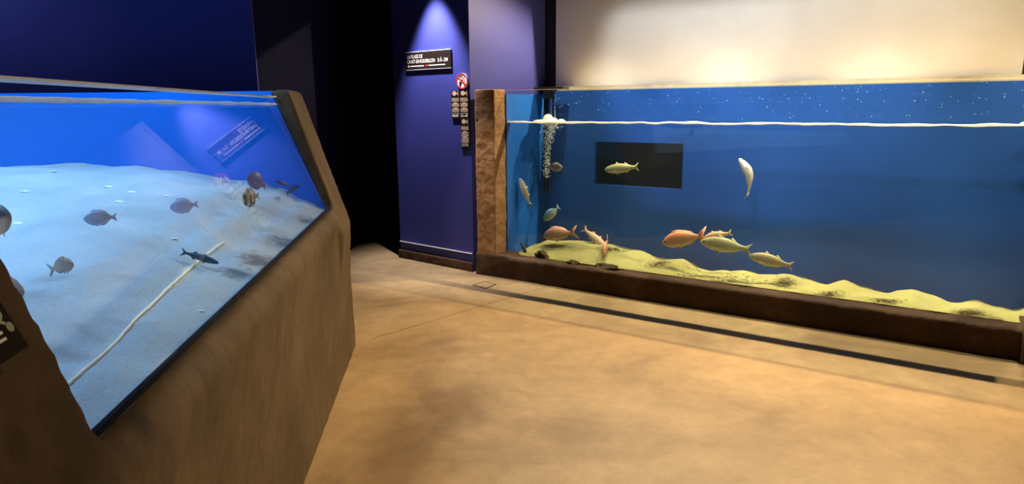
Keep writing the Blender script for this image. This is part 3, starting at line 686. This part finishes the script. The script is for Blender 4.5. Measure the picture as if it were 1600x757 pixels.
def make_fish(name, kind, head, tail, mats, label, roll=0, bend=0, cat='fish', group=None, eye=.022, hs=1.0):
    """head, tail: world points of snout and tail tip; body is one skin with fins; local x runs snout -> tail"""
    P = PROF[kind]; L = (tail - head).length; ex = (head - tail).normalized()
    ez = V((0, 0, 1)); 
    if abs(ex.z) > .95: ez = NV.copy()
    ez = (ez - ex * ez.dot(ex)).normalized(); ey = ez.cross(ex)
    R = Matrix((ex, ey, ez)).transposed().to_4x4() @ Matrix.Rotation(math.radians(roll), 4, 'X')
    bm = bmesh.new(); NT, NK = 26, 16
    def spine(t): return V((.5 - t, bend * max(0, t - .3) ** 2, 0))
    tl = 1 - P['tail']; rings = []
    for i in range(NT + 1):
        t = tl * (i / NT); t = t if i else .0; hh = interp(P['h'], t) * hs
        hw = hh * P['w'] * (1 if t < .6 else 1 - .5 * (t - .6) / .4); c = spine(t); rg = []
        for k in range(NK):
            a = 2 * math.pi * k / NK; zz = math.sin(a) * hh * (1 if math.sin(a) > 0 else P['low'])
            rg.append(bm.verts.new(c + V((0, math.cos(a) * hw, zz))))
        rings.append(rg)
    for i in range(NT):
        for k in range(NK): bm.faces.new((rings[i][k], rings[i][(k + 1) % NK], rings[i + 1][(k + 1) % NK], rings[i + 1][k]))
    bm.faces.new(rings[0]); bm.faces.new(rings[-1][::-1])
    nb = len(bm.faces)
    def fin(poly, th=.006):     # poly in (t, z) on the mid plane
        a = [bm.verts.new(spine(t) + V((0, th / 2, z))) for t, z in poly]; b = [bm.verts.new(spine(t) + V((0, -th / 2, z))) for t, z in poly]
        bm.faces.new(a); bm.faces.new(b[::-1]); k = len(a)
        for i in range(k): bm.faces.new((a[i], b[i], b[(i + 1) % k], a[(i + 1) % k]))
    th_ = interp(P['h'], tl) * hs; T = .19 if kind == 'bream' else .15 if kind in ('bream', 'oval') else .12
    f = 1 - P['tail'] * P['fork']
    fin([(tl - .03, th_ * .7), (tl + P['tail'] * .4, T * .62), (1.0, T), (.985, T * .7), (f, .0), (.985, -T * .7), (1.0, -T), (tl + P['tail'] * .4, -T * .62), (tl - .03, -th_ * .7)])
    H = lambda t: interp(P['h'], t) * hs
    if kind in ('bream', 'oval'):
        fin([(.22, H(.22) - .02), (.27, H(.27) + .035), (.4, H(.4) + .032), (.55, H(.55) + .03), (.66, H(.66) + .03), (.7, H(.7) + .012), (.7, H(.7) - .02), (.5, H(.5) - .02), (.36, H(.36) - .02)])
        fin([(.5, -H(.5) * P['low'] + .02), (.56, -H(.56) * P['low'] - .035), (.68, -H(.68) * P['low'] - .03), (.72, -H(.72) * P['low'] + .01)])
    else:
        fin([(.32, H(.32) - .015), (.36, H(.36) + .05), (.42, H(.42) + .02), (.46, H(.46) - .015)]); fin([(.58, H(.58) - .015), (.61, H(.61) + .05), (.70, H(.70) + .012), (.72, H(.72) - .01)])
        fin([(.6, -H(.6) * P['low'] + .015), (.64, -H(.64) * P['low'] - .05), (.72, -H(.72) * P['low'] - .01), (.73, -H(.73) * P['low'] + .01)])
    for s in (-1, 1):           # pelvic and pectoral fins
        for (pts_) in ([(.30, -.75 * H(.3) * P['low'], .25), (.41, -1.0 * H(.36) * P['low'] - .05, .5), (.38, -.9 * H(.36) * P['low'], .3)], [(.235, -.25 * H(.24), .93), (.37, -.42 * H(.3), 1.18), (.40, -.62 * H(.3), 1.22), (.27, -.5 * H(.25), .86)]):
            vs_ = []
            for dy in (0, .005):
                vs_.append([bm.verts.new(spine(t) + V((0, s * (H(t) * P['w'] * wy + dy + .004), z))) for t, z, wy in pts_])
            bm.faces.new(vs_[0]); bm.faces.new(vs_[1][::-1]); k = len(pts_)
            for i in range(k): bm.faces.new((vs_[0][i], vs_[1][i], vs_[1][(i + 1) % k], vs_[0][(i + 1) % k]))
    bm.faces.ensure_lookup_table()
    for i, fc in enumerate(bm.faces): fc.material_index = 0 if i < nb else 1
    o = link(name, bm, mats, None, True)
    o.matrix_world = Matrix.Translation((head + tail) / 2) @ R @ Matrix.Scale(L, 4)
    bpy.context.view_layer.update()
    for s in (-1, 1):
        bm = bmesh.new(); te = .085; he = interp(P['h'], te) * hs
        bmesh.ops.create_uvsphere(bm, u_segments=12, v_segments=8, radius=eye, matrix=Matrix.Translation(spine(te) + V((0, s * he * P['w'] * .82, he * .3))) @ Matrix.Diagonal((1, .5, 1, 1)))
        e = link('eye', bm, M_eye, None, True); e.parent = o
    return tag(o, label, cat, group)
fm = fish_mat
pink = [fm('pink bream skin', (.55, .26, .15), (.56, .35, .22), (.62, .50, .33)), simple('pink fin', (.6, .28, .17), .5)]
orange = [fm('orange bream skin', (.80, .30, .13), (.74, .42, .22), (.68, .58, .32)), simple('orange fin', (.75, .28, .13), .5)]
pale = [fm('pale pink skin', (.62, .36, .22), (.62, .48, .28), (.62, .55, .32)), simple('pale fin', (.55, .38, .22), .5)]
olive = [fm('olive silver skin', (.34, .32, .14), (.55, .52, .26), (.7, .68, .42)), simple('olive fin', (.42, .38, .17), .5)]
bassm = [fm('brown bass skin', (.30, .25, .10), (.5, .43, .2), (.62, .55, .3)), simple('bass fin', (.42, .34, .15), .5)]
grey = [fm('grey fish skin', (.25, .22, .17), (.42, .38, .3), (.55, .5, .4)), simple('grey fin', (.3, .26, .2), .5)]
silver = [fm('silver mullet skin', (.35, .32, .25), (.62, .58, .48), (.8, .76, .66)), simple('silver fin', (.4, .38, .32), .5)]
blueg = [fm('blue green skin', (.12, .24, .26), (.3, .42, .4), (.55, .58, .45)), simple('blue green fin', (.2, .3, .3), .5)]
white = [fm('white mullet skin', (.7, .66, .52), (.9, .88, .78), (.95, .93, .86)), simple('white fin', (.5, .48, .4), .5)]
R_ = on_rt; G1 = 'fish in the long tank'; G2 = 'fish in the left tank'
make_fish('sea_bream', 'bream', R_(849, 370, .36), R_(903, 363, .40), pink, 'pink bream facing left, low over sand near the left corner of the long tank', group=G1, hs=.86)
make_fish('sea_bream', 'oval', R_(879, 262, .50), R_(855, 262, .55), grey, 'small grey fish facing right beside the bubble plume', hs=.75, group=G1)
make_fish('mullet', 'mullet', R_(812, 279, .30), R_(828, 322, .32), silver, 'slim silver mullet swimming steeply upward by the left side wall', roll=0, group=G1)
make_fish('sea_bream', 'oval', R_(849, 345, .45), R_(874, 323, .5), blueg, 'blue-green fish tilted head down, above the pink bream', hs=.75, group=G1)
make_fish('mullet', 'mullet', R_(948, 389, .44), R_(911, 357, .48), pale, 'slender pale fish diving head down to the right, behind the head-down pink fish', roll=-20, group=G1)
make_fish('sea_bream', 'bream', R_(942, 400, .26), R_(950, 371, .42), pink, 'small pink fish nosing down toward the viewer at the sand', group=G1, hs=.95)
make_fish('mullet', 'mullet', R_(945, 266, .50), R_(998, 261, .50), olive, 'silvery mullet facing left in front of the dark opening', group=G1, hs=1.08)
make_fish('mullet', 'mullet', R_(1155, 248, .36), R_(1191, 297, .40), white, 'white curved mullet turning alone in the middle of the long tank', bend=-1.25, roll=55, group=G1, hs=1.15)
make_fish('sea_bream', 'bream', R_(1035, 381, .34), R_(1107, 367, .36), orange, 'bright orange-pink bream leading the row of fish low in the long tank', group=G1, hs=.80)
make_fish('sea_bream', 'bass', R_(1098, 374, .46), R_(1144, 364, .48), pale, 'pale pink fish half hidden behind the olive bass', group=G1, hs=1.05)
make_fish('sea_bass', 'bass', R_(1094, 378, .32), R_(1175, 391, .33), olive, 'olive silver bass right behind the orange bream', group=G1, hs=1.0)
make_fish('sea_bass', 'bass', R_(1170, 400, .32), R_(1240, 417, .33), bassm, 'brownish bass last on the right in the row of fish', group=G1)
dusk = [M_darkfish, simple('dusky fin', (.04, .045, .06), .5)]
make_fish('sea_bream', 'oval', R_(823, 396, .24), R_(812, 379, .28), dusk, 'tiny dark fish nose down at the left front corner of the long tank', group=G1, hs=.6)

def Lf(x, y, Y): return on_y(x, y, Y)
def LF(name, kind, hx, hy, tx, ty, mats, label, up=.5, yaw=.0, **k):
    # a fish of the left tank, part of the way from the pane to the sand it swims over
    mx, my = (hx + tx) / 2, (hy + ty) / 2 + abs(hx - tx) * .28
    s_ = march(max(2, mx), my, sl_w, .9, 3.70); g = hit(max(2, mx), my, GM * (GC - .02), GM)
    Y = g.y + (s_.y - g.y) * up
    print('fish', label[:30], round(g.y, 2), round(s_.y, 2))
    return make_fish(name, kind, on_y(hx, hy, Y), on_y(tx, ty, Y + yaw), mats, label, group=G2, **k)
gb = [fm('slate grey skin', (.5, .6, .85), (.6, .68, .95), (.65, .72, .95)), simple('slate fin', (.5, .55, .8), .5)]
br = [fm('brown skin', (.09, .06, .05), (.17, .11, .08), (.27, .19, .13)), simple('brown fin', (.2, .15, .11), .5)]
bg = [fm('beige skin', (.42, .27, .19), (.55, .38, .28), (.66, .5, .4)), simple('beige fin', (.35, .28, .24), .5)]
st = [fm('banded skin', (.3, .22, .12), (.5, .4, .24), (.62, .54, .38), (.05, .035, .02)), simple('banded fin', (.05, .04, .03), .5)]
LF('sea_bream', 'oval', 130, 343, 183, 339, gb, 'slate grey oval fish facing left, left one of the grey pair', .5, .05, hs=.98)
LF('sea_bream', 'oval', 265, 325, 310, 319, gb, 'slate grey oval fish facing left, right one of the grey pair', .5, .05, hs=1.05)
LF('sea_bream', 'bream', 115, 413, 75, 423, bg, 'sandy brown fish facing right low over the pale sand', .5, .03, hs=.95)
LF('sea_bream', 'oval', 17, 338, -42, 352, br, 'dark brown fish cut off by the left edge of the photo', .5, .05)
LF('sea_bream', 'oval', 38, 456, -55, 448, bg, 'large beige fish head emerging behind the near brown surround', .5, .05, hs=.75)
LF('sea_bream', 'oval', 386, 276, 416, 292, br, 'brown oval fish, upper one of two close together near the far column', .5, .1, hs=1.15)
LF('sea_bream', 'oval', 379, 313, 405, 306, st, 'round dark banded fish just below the brown oval fish', .5, .1, hs=1.35)
p1, p2 = march(343, 424, sl_w, .9, 3.70), march(284, 406, sl_w, .9, 3.70)
make_fish('goby', 'mullet', p1 + V((0, 0, .025)), p2 + V((0, 0, .025)), dusk, 'slender dark fish lying on the sand across the end of the rope', group=G2, hs=.75)
LF('small_fish', 'mullet', 430, 283, 452, 291, dusk, 'small dark fish near the far column, left one of two', .6, .05)
LF('small_fish', 'mullet', 467, 290, 447, 303, dusk, 'small dark fish nearest the far column of the leaning tank', .6, .05)
